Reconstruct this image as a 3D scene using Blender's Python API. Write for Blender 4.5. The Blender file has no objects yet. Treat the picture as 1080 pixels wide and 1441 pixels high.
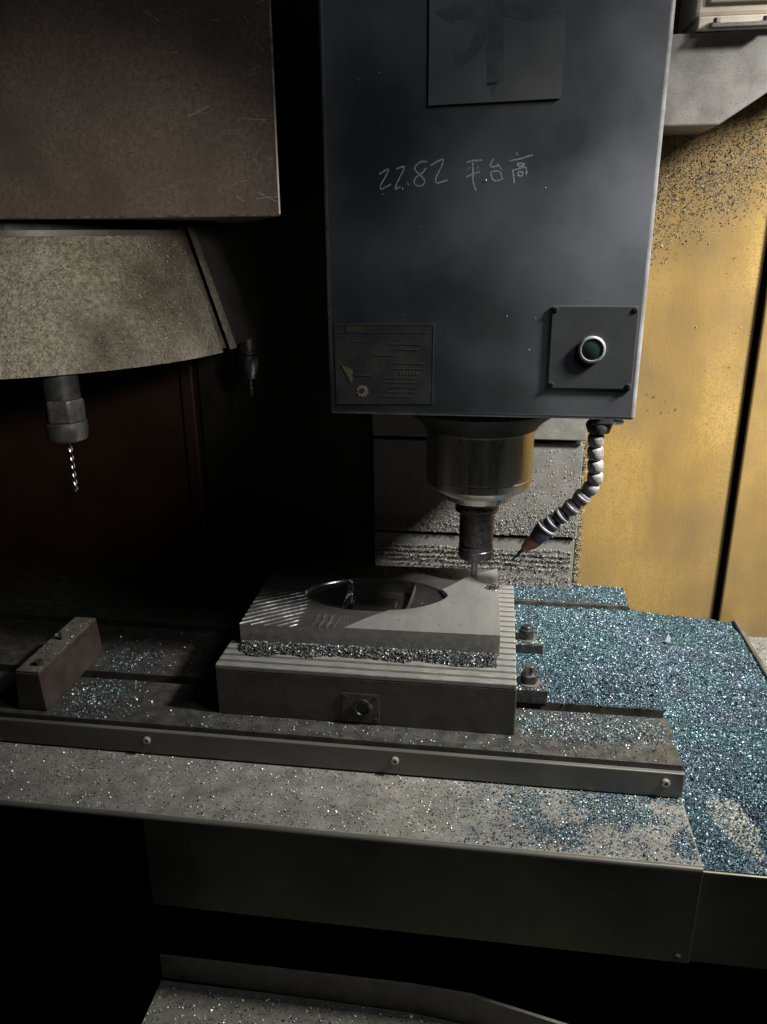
import bpy, bmesh, math, random
import numpy as np
from mathutils import Matrix, Vector
rng = np.random.default_rng(7)
random.seed(7)
SC = bpy.context.scene
COL = SC.collection

# ------------------------------------------------------------------ camera
cam = bpy.data.cameras.new('camera')
camo = bpy.data.objects.new('camera', cam); COL.objects.link(camo)
right = Vector((0.99015548, 0.13976822, -0.00754833))
down = Vector((0.03925312, -0.32903439, -0.94350175))
fwd = Vector((-0.13435522, 0.93391713, -0.33128155))
m = Matrix((right, -down, -fwd)).transposed().to_4x4()
m.translation = Vector((0, 0, 0.5))
camo.matrix_world = m
cam.sensor_fit = 'HORIZONTAL'; cam.sensor_width = 36.0
cam.lens = 36.0 * 1116.98 / 1080.0
cam.clip_start = 0.02; cam.clip_end = 50
SC.camera = camo

# ------------------------------------------------------------------ world, lamps, exposure
w = bpy.data.worlds.new('World'); SC.world = w; w.use_nodes = True
bg = w.node_tree.nodes['Background']
bg.inputs[0].default_value = (0.75, 0.88, 1.0, 1); bg.inputs[1].default_value = 0.006
def area(name, loc, target, size, power, color, spread=180):
    l = bpy.data.lights.new(name, 'AREA'); l.shape = 'DISK'; l.size = size; l.energy = power; l.color = color
    l.spread = math.radians(spread)
    o = bpy.data.objects.new(name, l); COL.objects.link(o)
    o.location = loc
    o.rotation_euler = (Vector(target) - Vector(loc)).to_track_quat('-Z', 'Y').to_euler()
    return o
area('machine_work_lamp', (0.80, 0.640, 1.04), (0.24, 0.96, 0.17), 0.13, 8.2, (1.0, 0.965, 0.885), 62)
area('front_fill_light', (0.85, 0.25, 1.45), (0.0, 0.78, 0.5), 0.30, 4.8, (0.90, 0.94, 1.0))  # soft unseen fill, added to light the head front
sl = bpy.data.lights.new('changer_fill_spot', 'SPOT'); sl.energy = 13.0; sl.spot_size = math.radians(42); sl.spot_blend = 1.0; sl.shadow_soft_size = 0.03; sl.color = (1.0, 0.95, 0.86)  # unseen narrow spot added to brighten the changer guard alone
slo = bpy.data.objects.new('changer_fill_spot', sl); COL.objects.link(slo); slo.location = (0.10, 0.22, 0.56)
slo.rotation_euler = (Vector((-0.385, 0.70, 0.445)) - slo.location).to_track_quat('-Z', 'Y').to_euler()
SC.view_settings.view_transform = 'Standard'; SC.view_settings.look = 'None'
SC.view_settings.exposure = 0.0; SC.view_settings.gamma = 1.0
SC.view_settings.use_curve_mapping = False
SC.cycles.use_denoising = True
SC.cycles.max_bounces = 6
SC.cycles.sample_clamp_indirect = 4.0

# ------------------------------------------------------------------ materials
def N(nt, kind, **kw):
    n = nt.nodes.new(kind)
    for k, v in kw.items(): setattr(n, k, v)
    return n
def ramp(nt, fac, stops):
    r = N(nt, 'ShaderNodeValToRGB'); e = r.color_ramp.elements
    while len(e) < len(stops): e.new(0.5)
    for el, (p, c) in zip(e, stops):
        el.position = p; el.color = (*c, 1) if len(c) == 3 else c
    nt.links.new(fac, r.inputs[0]); return r
def mat(name, c1, c2=None, rough=0.5, metal=0.0, scale=20, detail=6, lo=0.35, hi=0.65, bump=0.0, bscale=300,
        bdist=0.001, stretch=(1, 1, 1), speck=None, speck_scale=900, speck_thr=0.62, rvar=0.12, spec=0.5, big=None, big_scale=4, scratch=0.0):
    M = bpy.data.materials.new(name); M.use_nodes = True; nt = M.node_tree
    b = nt.nodes['Principled BSDF']; L = nt.links.new
    tc = N(nt, 'ShaderNodeTexCoord'); mp = N(nt, 'ShaderNodeMapping'); L(tc.outputs['Object'], mp.inputs[0])
    mp.inputs['Scale'].default_value = stretch
    n1 = N(nt, 'ShaderNodeTexNoise'); L(mp.outputs[0], n1.inputs['Vector'])
    n1.inputs['Scale'].default_value = scale; n1.inputs['Detail'].default_value = detail; n1.inputs['Roughness'].default_value = 0.62
    col = ramp(nt, n1.outputs[0], [(lo, c1), (hi, c2 or c1)]).outputs[0]
    def mix(fac, a, bcol, mode='MIX'):
        x = N(nt, 'ShaderNodeMix', data_type='RGBA', blend_type=mode)
        if hasattr(fac, 'links'): L(fac, x.inputs[0])
        else: x.inputs[0].default_value = fac
        L(a, x.inputs[6])
        if hasattr(bcol, 'links'): L(bcol, x.inputs[7])
        else: x.inputs[7].default_value = (*bcol, 1)
        return x.outputs[2]
    if big:
        nb = N(nt, 'ShaderNodeTexNoise'); L(tc.outputs['Object'], nb.inputs['Vector']); nb.inputs['Scale'].default_value = big_scale
        nb.inputs['Detail'].default_value = 4
        f = ramp(nt, nb.outputs[0], [(0.42, (0, 0, 0)), (0.68, (1, 1, 1))]).outputs[0]
        col = mix(f, col, big)
    if speck:
        ns = N(nt, 'ShaderNodeTexNoise'); L(tc.outputs['Object'], ns.inputs['Vector']); ns.inputs['Scale'].default_value = speck_scale
        ns.inputs['Detail'].default_value = 2
        f = ramp(nt, ns.outputs[0], [(speck_thr, (0, 0, 0)), (speck_thr + 0.05, (1, 1, 1))]).outputs[0]
        col = mix(f, col, speck)
    if scratch:
        for ang in (0.5, -0.9):
            m2 = N(nt, 'ShaderNodeMapping'); L(tc.outputs['Object'], m2.inputs[0])
            m2.inputs['Rotation'].default_value = (0.2, ang, ang * 0.7); m2.inputs['Scale'].default_value = (220, 220, 4)
            s = N(nt, 'ShaderNodeTexNoise'); L(m2.outputs[0], s.inputs['Vector']); s.inputs['Scale'].default_value = 1.0; s.inputs['Detail'].default_value = 1
            f = ramp(nt, s.outputs[0], [(0.745, (0, 0, 0)), (0.80, (scratch,) * 3)]).outputs[0]
            col = mix(f, col, (0.32, 0.30, 0.28))
    L(col, b.inputs['Base Color'])
    rr = N(nt, 'ShaderNodeMapRange'); L(n1.outputs[0], rr.inputs[0])
    rr.inputs['From Min'].default_value = 0.3; rr.inputs['From Max'].default_value = 0.7
    rr.inputs['To Min'].default_value = max(0.03, rough - rvar); rr.inputs['To Max'].default_value = min(1, rough + rvar)
    L(rr.outputs[0], b.inputs['Roughness'])
    b.inputs['Metallic'].default_value = metal; b.inputs['Specular IOR Level'].default_value = spec
    if bump:
        nb2 = N(nt, 'ShaderNodeTexNoise'); L(mp.outputs[0], nb2.inputs['Vector']); nb2.inputs['Scale'].default_value = bscale
        nb2.inputs['Detail'].default_value = 5
        bp = N(nt, 'ShaderNodeBump'); bp.inputs['Strength'].default_value = bump; bp.inputs['Distance'].default_value = bdist
        L(nb2.outputs[0], bp.inputs['Height']); L(bp.outputs[0], b.inputs['Normal'])
    return M

MT = dict(
    head=mat('painted_slate_head', (0.058, 0.060, 0.066), (0.076, 0.079, 0.086), 0.36, scale=11, detail=10, bump=0.05, bscale=160, big=(0.165, 0.173, 0.198), big_scale=6.5, spec=0.4),
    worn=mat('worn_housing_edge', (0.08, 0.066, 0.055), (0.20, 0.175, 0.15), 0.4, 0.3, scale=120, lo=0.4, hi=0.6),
    head_glint=mat('painted_head_glint', (0.20, 0.203, 0.212), (0.36, 0.363, 0.375), 0.3, 0.2, scale=30),  # lighter bevel colour stands in for the lit edge highlight
    shard=mat('white_shard', (0.7, 0.72, 0.72), None, 0.4),
    sign=mat('worn_sign_film', (0.140, 0.140, 0.140), (0.185, 0.185, 0.19), 0.36, scale=14),
    sign_dark=mat('sign_arrow_print', (0.100, 0.102, 0.112), (0.150, 0.152, 0.158), 0.38, scale=45),
    panel=mat('painted_cover_plate', (0.052, 0.056, 0.059), (0.066, 0.070, 0.073), 0.35, scale=12),
    name=mat('name_plate_print', (0.030, 0.031, 0.032), (0.042, 0.043, 0.044), 0.4, scale=40),
    name_hi=mat('name_plate_faint_text', (0.050, 0.053, 0.056), (0.085, 0.085, 0.085), 0.5, scale=600, lo=0.4, hi=0.6),
    ochre=mat('faded_warning_yellow', (0.10, 0.095, 0.05), (0.13, 0.12, 0.07), 0.5, scale=300),
    orange=mat('faded_orange_print', (0.075, 0.042, 0.026), (0.05, 0.038, 0.03), 0.5, scale=200),
    pale=mat('faded_pale_print', (0.15, 0.147, 0.125), (0.19, 0.185, 0.165), 0.5, scale=300),
    flange=mat('near_black_flange', (0.010, 0.010, 0.010), (0.018, 0.018, 0.018), 0.6, spec=0.25),  # even near-black colour
    chrome=mat('button_bezel_chrome', (0.70, 0.70, 0.70), None, 0.34, 0.7),
    green=mat('dark_green_button_cap', (0.012, 0.028, 0.026), (0.018, 0.036, 0.033), 0.35),
    black=mat('black_oxide', (0.018, 0.018, 0.02), (0.035, 0.035, 0.036), 0.45, scale=120),
    blackm=mat('black_oxide_steel', (0.06, 0.06, 0.062), (0.13, 0.13, 0.13), 0.42, 0.9, scale=150, bump=0.15),
    nose=mat('ground_spindle_steel', (0.42, 0.40, 0.355), (0.62, 0.595, 0.535), 0.30, 0.85, scale=70, stretch=(1, 1, 0.10), lo=0.3, hi=0.7, rvar=0.10),
    nutsteel=mat('dull_nut_steel', (0.16, 0.158, 0.15), (0.24, 0.236, 0.225), 0.30, 0.8, scale=90),
    screwhead=mat('bright_screw_head', (0.26, 0.257, 0.248), (0.36, 0.356, 0.345), 0.35, 0.4, scale=200),
    holder=mat('tool_holder_steel', (0.13, 0.125, 0.115), (0.24, 0.235, 0.22), 0.28, 1.0, scale=60, stretch=(1, 1, 5)),
    bright=mat('bright_tool_steel', (0.45, 0.44, 0.42), (0.6, 0.59, 0.57), 0.25, 1.0, scale=90),
    table=mat('oily_cast_iron', (0.036, 0.035, 0.032), (0.076, 0.074, 0.068), 0.42, 0.35, scale=60, speck=(0.26, 0.25, 0.23), speck_thr=0.66, bump=0.2),
    rail=mat('dull_rail_steel', (0.085, 0.083, 0.073), (0.15, 0.147, 0.133), 0.38, 0.45, scale=20, stretch=(0.2, 1, 1), bump=0.1),
    cover=mat('gritty_cover_sheet', (0.125, 0.122, 0.112), (0.205, 0.20, 0.186), 0.48, 0.15, scale=45, detail=10, speck=(0.07, 0.069, 0.064), speck_scale=1300, speck_thr=0.63, bump=0.3),
    apron=mat('oily_apron_sheet', (0.082, 0.086, 0.058), (0.125, 0.127, 0.09), 0.42, 0.3, scale=11, big=(0.055, 0.060, 0.038), big_scale=9, bump=0.12, bscale=60),
    panbare=mat('pale_pan_sheet', (0.18, 0.17, 0.145), (0.26, 0.248, 0.218), 0.6, 0.0, scale=110, speck=(0.08, 0.09, 0.10), speck_thr=0.60, bump=0.3),
    chuck=mat('chuck_side_steel', (0.058, 0.057, 0.050), (0.080, 0.078, 0.070), 0.38, 0.4, scale=60, detail=10, stretch=(0.8, 1, 1), bump=0.1),
    pole=mat('chuck_pole_strip', (0.24, 0.236, 0.226), (0.30, 0.296, 0.284), 0.34, 0.5, scale=140, stretch=(0.5, 1, 1), speck=(0.16, 0.155, 0.145), speck_thr=0.66),
    brass=mat('chuck_gap_strip', (0.07, 0.067, 0.06), (0.10, 0.097, 0.088), 0.5, 0.4, scale=90),
    plate=mat('milled_plate_steel', (0.34, 0.337, 0.326), (0.48, 0.477, 0.46), 0.20, 0.72, scale=26, detail=10, stretch=(2, 0.6, 1), lo=0.2, hi=0.8, rvar=0.06, bump=0.03, bscale=600, speck=(0.30, 0.295, 0.28), speck_thr=0.70, speck_scale=500),
    cavity=mat('polished_cavity_steel', (0.30, 0.298, 0.292), (0.40, 0.397, 0.39), 0.17, 0.95, scale=40, rvar=0.03),
    milled=mat('fresh_milled_steel', (0.30, 0.297, 0.288), (0.38, 0.377, 0.364), 0.29, 0.92, scale=40, lo=0.2, hi=0.8, rvar=0.06, bump=0.02, bscale=700),
    plate_side=mat('sawn_plate_edge', (0.17, 0.168, 0.161), (0.24, 0.237, 0.227), 0.40, 0.5, scale=120, detail=8, bump=0.18, bscale=400),
    red=mat('red_brown_block_paint', (0.030, 0.020, 0.017), (0.045, 0.032, 0.028), 0.5, scale=40, bump=0.15),
    redtop=mat('worn_block_top', (0.08, 0.073, 0.06), (0.13, 0.12, 0.10), 0.5, 0.2, scale=80, bump=0.25),
    yellow=mat('oily_yellow_paint', (0.225, 0.145, 0.044), (0.325, 0.218, 0.074), 0.30, scale=14, detail=12, big=(0.155, 0.105, 0.052), big_scale=6, speck=(0.19, 0.128, 0.044), speck_scale=700, speck_thr=0.56, bump=0.22, bscale=500, stretch=(1, 1, 0.22)),
    brown=mat('shaded_yellow_wall', (0.028, 0.012, 0.006), (0.040, 0.018, 0.009), 0.5, scale=5, bump=0.15),  # same yellow wall paint, its dim lighting put into a darker colour
    grey=mat('grey_casting_paint', (0.125, 0.119, 0.112), (0.19, 0.182, 0.172), 0.5, scale=30, detail=10, speck=(0.075, 0.07, 0.065), speck_scale=600, speck_thr=0.60, bump=0.12, bscale=600),
    greypanel=mat('grey_column_sheet', (0.130, 0.126, 0.117), (0.175, 0.171, 0.160), 0.5, scale=40, speck=(0.12, 0.115, 0.105), speck_scale=800, speck_thr=0.58, bump=0.3),
    motor=mat('cream_motor_paint', (0.52, 0.46, 0.37), (0.62, 0.56, 0.46), 0.45, scale=30, bump=0.1),
    box=mat('grimy_changer_housing', (0.090, 0.070, 0.057), (0.135, 0.108, 0.088), 0.42, scale=240, detail=14, lo=0.36, hi=0.64, stretch=(1, 1, 0.8), big=(0.078, 0.061, 0.050), big_scale=16, speck=(0.052, 0.040, 0.033), speck_scale=640, speck_thr=0.585, bump=0.06, bscale=300, scratch=0.0),
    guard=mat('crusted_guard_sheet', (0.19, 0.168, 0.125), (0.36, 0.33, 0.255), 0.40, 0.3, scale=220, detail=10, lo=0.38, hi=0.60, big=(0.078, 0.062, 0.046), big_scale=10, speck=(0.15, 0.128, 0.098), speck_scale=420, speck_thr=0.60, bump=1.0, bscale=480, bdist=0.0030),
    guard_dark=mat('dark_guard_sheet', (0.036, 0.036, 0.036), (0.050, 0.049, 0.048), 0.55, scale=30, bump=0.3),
    dark=mat('painted_shade_dark', (0.010, 0.010, 0.009), (0.018, 0.017, 0.016), 0.6, scale=30),  # near-black colour stands in for shade in voids and behind parts
    tray=mat('tray_sheet', (0.10, 0.098, 0.085), (0.15, 0.148, 0.13), 0.5, 0.3, scale=60, speck=(0.25, 0.24, 0.22), speck_thr=0.64, bump=0.3),
    hose=mat('gritty_hose_plastic', (0.15, 0.148, 0.155), (0.27, 0.266, 0.27), 0.45, scale=160, speck=(0.12, 0.11, 0.10), speck_scale=500, speck_thr=0.56, bump=0.4),
    hose_mid=mat('violet_grey_hose_plastic', (0.10, 0.092, 0.125), (0.17, 0.16, 0.20), 0.38, scale=120, bump=0.2),
    hose_dark=mat('dark_blue_hose_plastic', (0.030, 0.033, 0.060), (0.05, 0.055, 0.085), 0.35, scale=90, bump=0.1),
    hose_rim=mat('pale_hose_rim', (0.22, 0.22, 0.24), (0.30, 0.30, 0.32), 0.4, scale=90),
    nozzle=mat('brown_orange_nozzle', (0.20, 0.085, 0.035), (0.28, 0.13, 0.06), 0.45, scale=120),
)
def chip_mat(name, rough=0.40, metal=0.45):
    M = bpy.data.materials.new(name); M.use_nodes = True; nt = M.node_tree; b = nt.nodes['Principled BSDF']
    a = N(nt, 'ShaderNodeVertexColor'); a.layer_name = 'tint'
    nt.links.new(a.outputs[0], b.inputs['Base Color'])
    b.inputs['Roughness'].default_value = rough; b.inputs['Metallic'].default_value = metal
    return M
CHIP = chip_mat('loose_steel_chip')
GRIT = chip_mat('stuck_dull_chip', 0.6, 0.1)
BED = mat('packed_chip_bed', (0.015, 0.028, 0.042), (0.10, 0.17, 0.22), 0.4, 0.6, scale=420, detail=3, lo=0.38, hi=0.62, bump=1.0, bscale=420, bdist=0.002)

def chalk():
    M = bpy.data.materials.new('chalk_scratch'); M.use_nodes = True; nt = M.node_tree; L = nt.links.new
    b = nt.nodes['Principled BSDF']; b.inputs['Base Color'].default_value = (0.72, 0.73, 0.74, 1); b.inputs['Roughness'].default_value = 0.9
    tc = N(nt, 'ShaderNodeTexCoord'); n = N(nt, 'ShaderNodeTexNoise'); n.inputs['Scale'].default_value = 900; n.inputs['Detail'].default_value = 3
    L(tc.outputs['Object'], n.inputs['Vector'])
    r = ramp(nt, n.outputs[0], [(0.36, (0.10,) * 3), (0.60, (0.85,) * 3)])
    L(r.outputs[0], b.inputs['Alpha']); return M
CHALK = chalk()

# ------------------------------------------------------------------ mesh helpers
def link(name, bm, mt, parent=None, smooth=None, loc=None):
    me = bpy.data.meshes.new(name)
    bmesh.ops.recalc_face_normals(bm, faces=bm.faces[:])
    bm.to_mesh(me); bm.free()
    me.materials.append(MT[mt] if isinstance(mt, str) else mt)
    if smooth is not None:
        me.polygons.foreach_set('use_smooth', [True] * len(me.polygons))
        me.set_sharp_from_angle(angle=math.radians(smooth))
    o = bpy.data.objects.new(name, me); COL.objects.link(o)
    if parent: o.parent = parent; o.matrix_parent_inverse = parent_world(parent).inverted()
    return o
def worn_lit_edges(o, mt):  # bevels take a lighter material: wear on housing, painted highlight on head
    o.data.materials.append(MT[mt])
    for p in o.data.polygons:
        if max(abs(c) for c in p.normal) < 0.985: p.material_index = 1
def parent_world(p):
    mm = Matrix.LocRotScale(p.location, p.rotation_euler, p.scale)
    if p.parent: mm = parent_world(p.parent) @ p.matrix_parent_inverse @ mm
    return mm
def thing(name, label, cat, loc=(0, 0, 0), group=None):
    o = bpy.data.objects.new(name, None); COL.objects.link(o); o.location = loc; o.empty_display_size = 0.02
    return tag(o, label, cat, group)
def tag(o, label=None, cat=None, group=None, kind=None):
    if label: o['label'] = label
    if cat: o['category'] = cat
    if group: o['group'] = group
    if kind: o['kind'] = kind
    return o
def box(x0, x1, y0, y1, z0, z1, bev=0.0, seg=2, bm=None):
    bm = bm or bmesh.new()
    vs = [bm.verts.new(p) for p in ((x0, y0, z0), (x1, y0, z0), (x1, y1, z0), (x0, y1, z0), (x0, y0, z1), (x1, y0, z1), (x1, y1, z1), (x0, y1, z1))]
    fs = [bm.faces.new([vs[i] for i in q]) for q in ((0, 3, 2, 1), (4, 5, 6, 7), (0, 1, 5, 4), (1, 2, 6, 5), (2, 3, 7, 6), (3, 0, 4, 7))]
    if bev:
        es = list({e for f in fs for e in f.edges})
        bmesh.ops.bevel(bm, geom=es, offset=bev, segments=seg, profile=0.5, affect='EDGES')
    return bm
def lathe(prof, axis=(0, 0), seg=48, bm=None, origin=None, direction=None, a0=0, a1=None):
    """prof: list of (r, z); closed ends when r == 0"""
    bm = bm or bmesh.new()
    full = a1 is None
    n = seg if full else seg + 1
    rings = []
    if direction is not None:
        q = Vector(direction).to_track_quat('Z', 'X'); o = Vector(origin)
        tr = lambda p: o + q @ Vector(p)
    else:
        tr = lambda p: Vector((p[0] + axis[0], p[1] + axis[1], p[2]))
    for r, z in prof:
        if r <= 1e-7: rings.append([bm.verts.new(tr((0, 0, z)))])
        else:
            rings.append([bm.verts.new(tr((r * math.cos(t), r * math.sin(t), z))) for t in
                          [(a0 + ((2 * math.pi) if full else (a1 - a0)) * k / seg) for k in range(n)]])
    for A, B in zip(rings, rings[1:]):
        for k in range(seg):
            k2 = (k + 1) % n
            q = []
            for v in ((A[k % len(A)]), (A[k2 % len(A)]), (B[k2 % len(B)]), (B[k % len(B)])):
                if v not in q: q.append(v)
            if len(q) > 2: bm.faces.new(q)
    return bm
def prism(pts, plane, d0, d1, bev=0.0):
    """polygon pts extruded; plane 'xz' (along y), 'yz' (along x), 'xy' (along z)"""
    bm = bmesh.new()
    def P(a, b, d): return {'xz': (a, d, b), 'yz': (d, a, b), 'xy': (a, b, d)}[plane]
    A = [bm.verts.new(P(a, b, d0)) for a, b in pts]; B = [bm.verts.new(P(a, b, d1)) for a, b in pts]
    bm.faces.new(A); bm.faces.new(B)
    for i in range(len(pts)):
        j = (i + 1) % len(pts); bm.faces.new((A[i], A[j], B[j], B[i]))
    if bev: bmesh.ops.bevel(bm, geom=bm.edges[:], offset=bev, segments=2, profile=0.5, affect='EDGES')
    return bm
def hexprism(cx, cy, z0, z1, r, rot=0.0, cham=0.001):
    pr = [(cx + r * math.cos(rot + k * math.pi / 3), cy + r * math.sin(rot + k * math.pi / 3)) for k in range(6)]
    return prism(pr, 'xy', z0, z1, cham)
def npmesh(name, verts, faces, mt, parent=None, smooth=False, tint=None):
    me = bpy.data.meshes.new(name)
    V = np.asarray(verts, np.float32).reshape(-1, 3); Fc = np.asarray(faces, np.int32)
    me.vertices.add(len(V)); me.vertices.foreach_set('co', V.ravel())
    k = Fc.shape[1]
    me.loops.add(Fc.size); me.loops.foreach_set('vertex_index', Fc.ravel())
    me.polygons.add(len(Fc)); me.polygons.foreach_set('loop_start', np.arange(0, Fc.size, k, dtype=np.int32))
    me.polygons.foreach_set('loop_total', np.full(len(Fc), k, np.int32))
    if smooth: me.polygons.foreach_set('use_smooth', np.ones(len(Fc), bool))
    if tint is not None:
        at = me.color_attributes.new('tint', 'FLOAT_COLOR', 'POINT')
        at.data.foreach_set('color', np.c_[tint, np.ones(len(tint))].astype(np.float32).ravel())
    me.update(calc_edges=True); me.validate()
    me.materials.append(MT[mt] if isinstance(mt, str) else mt)
    o = bpy.data.objects.new(name, me); COL.objects.link(o)
    if parent: o.parent = parent; o.matrix_parent_inverse = parent_world(parent).inverted()
    return o
def vnoise(x, y, f, seed=0):
    """smooth value noise on arrays"""
    r = np.random.default_rng(seed); T = r.random((64, 64))
    u, v = x * f, y * f; i, j = np.floor(u).astype(int), np.floor(v).astype(int); a, b = u - i, v - j
    a, b = a * a * (3 - 2 * a), b * b * (3 - 2 * b)
    g = lambda p, q: T[p % 64, q % 64]
    return (g(i, j) * (1 - a) + g(i + 1, j) * a) * (1 - b) + (g(i, j + 1) * (1 - a) + g(i + 1, j + 1) * a) * b
def fbm(x, y, f, seed=0, o=4): return sum(vnoise(x, y, f * 2 ** k, seed + k) * 0.5 ** k for k in range(o)) / sum(0.5 ** k for k in range(o))

BLUE = np.array((0.065, 0.118, 0.150)) * 0.30 + 0.60 * np.array([(0.085, 0.16, 0.215), (0.125, 0.23, 0.29), (0.045, 0.078, 0.125), (0.20, 0.30, 0.345), (0.095, 0.095, 0.155), (0.38, 0.46, 0.48), (0.075, 0.165, 0.165), (0.02, 0.03, 0.04), (0.035, 0.06, 0.085), (0.095, 0.17, 0.215)])
SILV = np.array([(0.30, 0.29, 0.27), (0.45, 0.44, 0.42), (0.14, 0.14, 0.13), (0.06, 0.06, 0.06), (0.55, 0.54, 0.51), (0.16, 0.20, 0.20)])
DARK = np.array([(0.05, 0.042, 0.03), (0.09, 0.075, 0.05), (0.03, 0.028, 0.025), (0.16, 0.13, 0.08)])
GREYC = 0.78 * np.array([(0.19, 0.183, 0.172), (0.24, 0.232, 0.218), (0.14, 0.135, 0.127), (0.29, 0.28, 0.265)])
def chips(name, P, mt, palette, size=(0.0012, 0.0030), up=None, flat=0.5, parent=None, smax=None):
    """P: n x 3 positions; each chip is a small bent curl of two quads"""
    n = len(P)
    L = (size[0] + (size[1] - size[0]) * rng.random(n) ** 1.9) * 0.5; W = L * rng.uniform(0.35, 0.75, n); B = L * rng.uniform(-0.9, 0.9, n)
    nr = rng.normal(size=(n, 3)) * flat + (np.array(up) if up is not None else np.array((0, 0, 1.0)))
    nr /= np.linalg.norm(nr, axis=1)[:, None]
    t = rng.normal(size=(n, 3)); t -= (t * nr).sum(1)[:, None] * nr; t /= np.linalg.norm(t, axis=1)[:, None]
    s = np.cross(nr, t)
    tw = rng.uniform(-0.6, 0.6, n)
    v = np.zeros((n, 6, 3))
    for k, (a, h) in enumerate(((-1, 1), (0, 0), (1, 1))):
        c = P + t * (a * L)[:, None] + nr * (h * B)[:, None]
        sv = s + nr * (a * tw)[:, None]
        v[:, 2 * k] = c - sv * W[:, None]; v[:, 2 * k + 1] = c + sv * W[:, None]
    base = np.arange(n)[:, None] * 6
    f = np.concatenate([base + np.array((0, 2, 3, 1)), base + np.array((2, 4, 5, 3))])
    col = palette[rng.integers(0, len(palette), n)] * rng.uniform(0.75, 1.2, (n, 1))
    hue = fbm(P[:, 0], P[:, 1] + P[:, 2], 22, 130)[:, None] - 0.5      # oxide tint drifts from teal to violet blue
    if mt is CHIP: col = col * (1 + hue * np.array((0.30, -0.16, 0.10)))
    return npmesh(name, v.reshape(-1, 3), f, mt, parent, tint=np.repeat(np.clip(col, 0, 0.9), 6, axis=0))
def scatter(n, x0, x1, y0, y1, dens):
    x = rng.uniform(x0, x1, n); y = rng.uniform(y0, y1, n)
    k = rng.random(n) < dens(x, y)
    return x[k], y[k]
def stuff(o, label, cat): return tag(o, label, cat, kind='stuff')
def sstep(a, b, x):
    t = np.clip((x - a) / (b - a), 0, 1); return t * t * (3 - 2 * t)

# ------------------------------------------------------------------ setting: floor and enclosure walls
ZC, ZP = -0.036, -0.052          # way cover top, chip pan top
WALL = 1.115
tag(link('floor', box(-1.4, 0.9, 0.2, 1.6, -0.62, -0.60), 'dark'), kind='structure')
wb = tag(link('wall_back', box(-1.3, 0.9, WALL + 0.012, WALL + 0.02, -0.6, 1.3), 'dark'), kind='structure')
link('wall_panel', box(0.10, 0.3315, WALL, WALL + 0.009, -0.40, 1.2, 0.002), 'yellow', wb)
link('wall_panel', box(0.3375, 0.75, WALL - 0.012, WALL - 0.003, -0.40, 1.2, 0.002), 'yellow', wb)
link('wall_panel', box(-1.2, -0.462, WALL, WALL + 0.009, -0.40, 1.2, 0.002), 'brown', wb)
link('wall_post', box(-0.458, -0.438, WALL - 0.012, WALL + 0.006, -0.40, 1.2, 0.003), 'brown', wb)
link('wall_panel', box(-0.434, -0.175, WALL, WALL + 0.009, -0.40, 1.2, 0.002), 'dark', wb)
tag(link('floor_ledge', box(0.362, 0.8, 0.55, WALL - 0.013, -0.075, -0.062), 'cover'), kind='structure')

# ------------------------------------------------------------------ column cover behind the spindle
cc = thing('column_cover', 'grey sheet metal column cover behind the spindle, crusted with chips', 'cover', (-0.02, 1.10, 0.0))
link('upper_sheet', box(-0.172, 0.126, 1.088, 1.098, 0.229, 0.70, 0.0015), 'greypanel', cc)
link('middle_sheet', box(-0.172, 0.1235, 1.096, 1.104, 0.083, 0.222, 0.0012), 'greypanel', cc)
link('backing', box(-0.170, 0.120, 1.105, 1.112, -0.2, 0.70), 'dark', cc)
link('lower_sheet', box(-0.172, 0.1215, 1.0995, 1.1045, -0.20, 0.0785, 0.001), 'greypanel', cc)

# ------------------------------------------------------------------ column casting and motor, upper right
bs = thing('column_casting', 'grey painted casting with a slanted lower corner beside the spindle head', 'casting', (0.3, 1.05, 0.61))
link('body', prism([(0.11, 0.611), (0.234, 0.611), (0.30, 0.655), (0.52, 0.80), (0.52, 0.815), (0.30, 0.702), (0.11, 0.702)], 'xz', 1.02, WALL - 0.001, 0.002), 'grey', bs)
mo = thing('axis_motor', 'cream ribbed motor housing on the grey casting at top right', 'motor', (0.27, 1.05, 0.703))
link('base_flange', box(0.199, 0.40, 1.012, WALL - 0.002, 0.7035, 0.716, 0.0015), 'motor', mo)
link('housing', box(0.196, 0.40, 1.016, WALL - 0.002, 0.7165, 0.86, 0.004), 'motor', mo)
link('rib', box(0.208, 0.40, 1.011, 1.0155, 0.7285, 0.738, 0.002), 'motor', mo)
link('mounting_foot', box(0.211, 0.275, 1.001, 1.0115, 0.7032, 0.7075, 0.0008), 'grey', mo)
for x in (0.2165, 0.2665):
    link('bolt', hexprism(x, 1.006, 0.7078, 0.7125, 0.0042, 0.3, 0.0005), 'grey', mo)

# ------------------------------------------------------------------ way cover with apron, chip pan, tray
wc = thing('way_cover', 'long grey way cover in front of the table, sprinkled with chips', 'cover', (-0.3, 0.65, ZC))
link('top_sheet', box(-0.95, 0.2, 0.597, 0.83, ZC - 0.003, ZC, 0.0), 'cover', wc)
link('folded_edge', lathe([(0.0, -0.95), (0.0034, -0.9495), (0.0034, 0.1995), (0.0, 0.2)], seg=16, origin=(0, 0.5968, ZC - 0.0032), direction=(1, 0, 0)), 'rail', wc, smooth=40)
link('apron', box(-0.3265, 0.1995, 0.5935, 0.5962, -0.1465, ZC - 0.0045, 0.0006), 'apron', wc)
link('end_fold', box(0.197, 0.2002, 0.5975, 0.83, -0.1465, ZC - 0.0035), 'apron', wc)
link('screw', lathe([(0.0035, 0), (0.0035, 0.0012), (0.0022, 0.002), (0, 0.002)], seg=16, origin=(0.188, 0.5934, -0.139), direction=(0, -1, 0)), 'black', wc)
cp = thing('chip_pan', 'chip filled sheet metal pan to the right of the table', 'pan', (0.28, 0.85, ZP))
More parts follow.
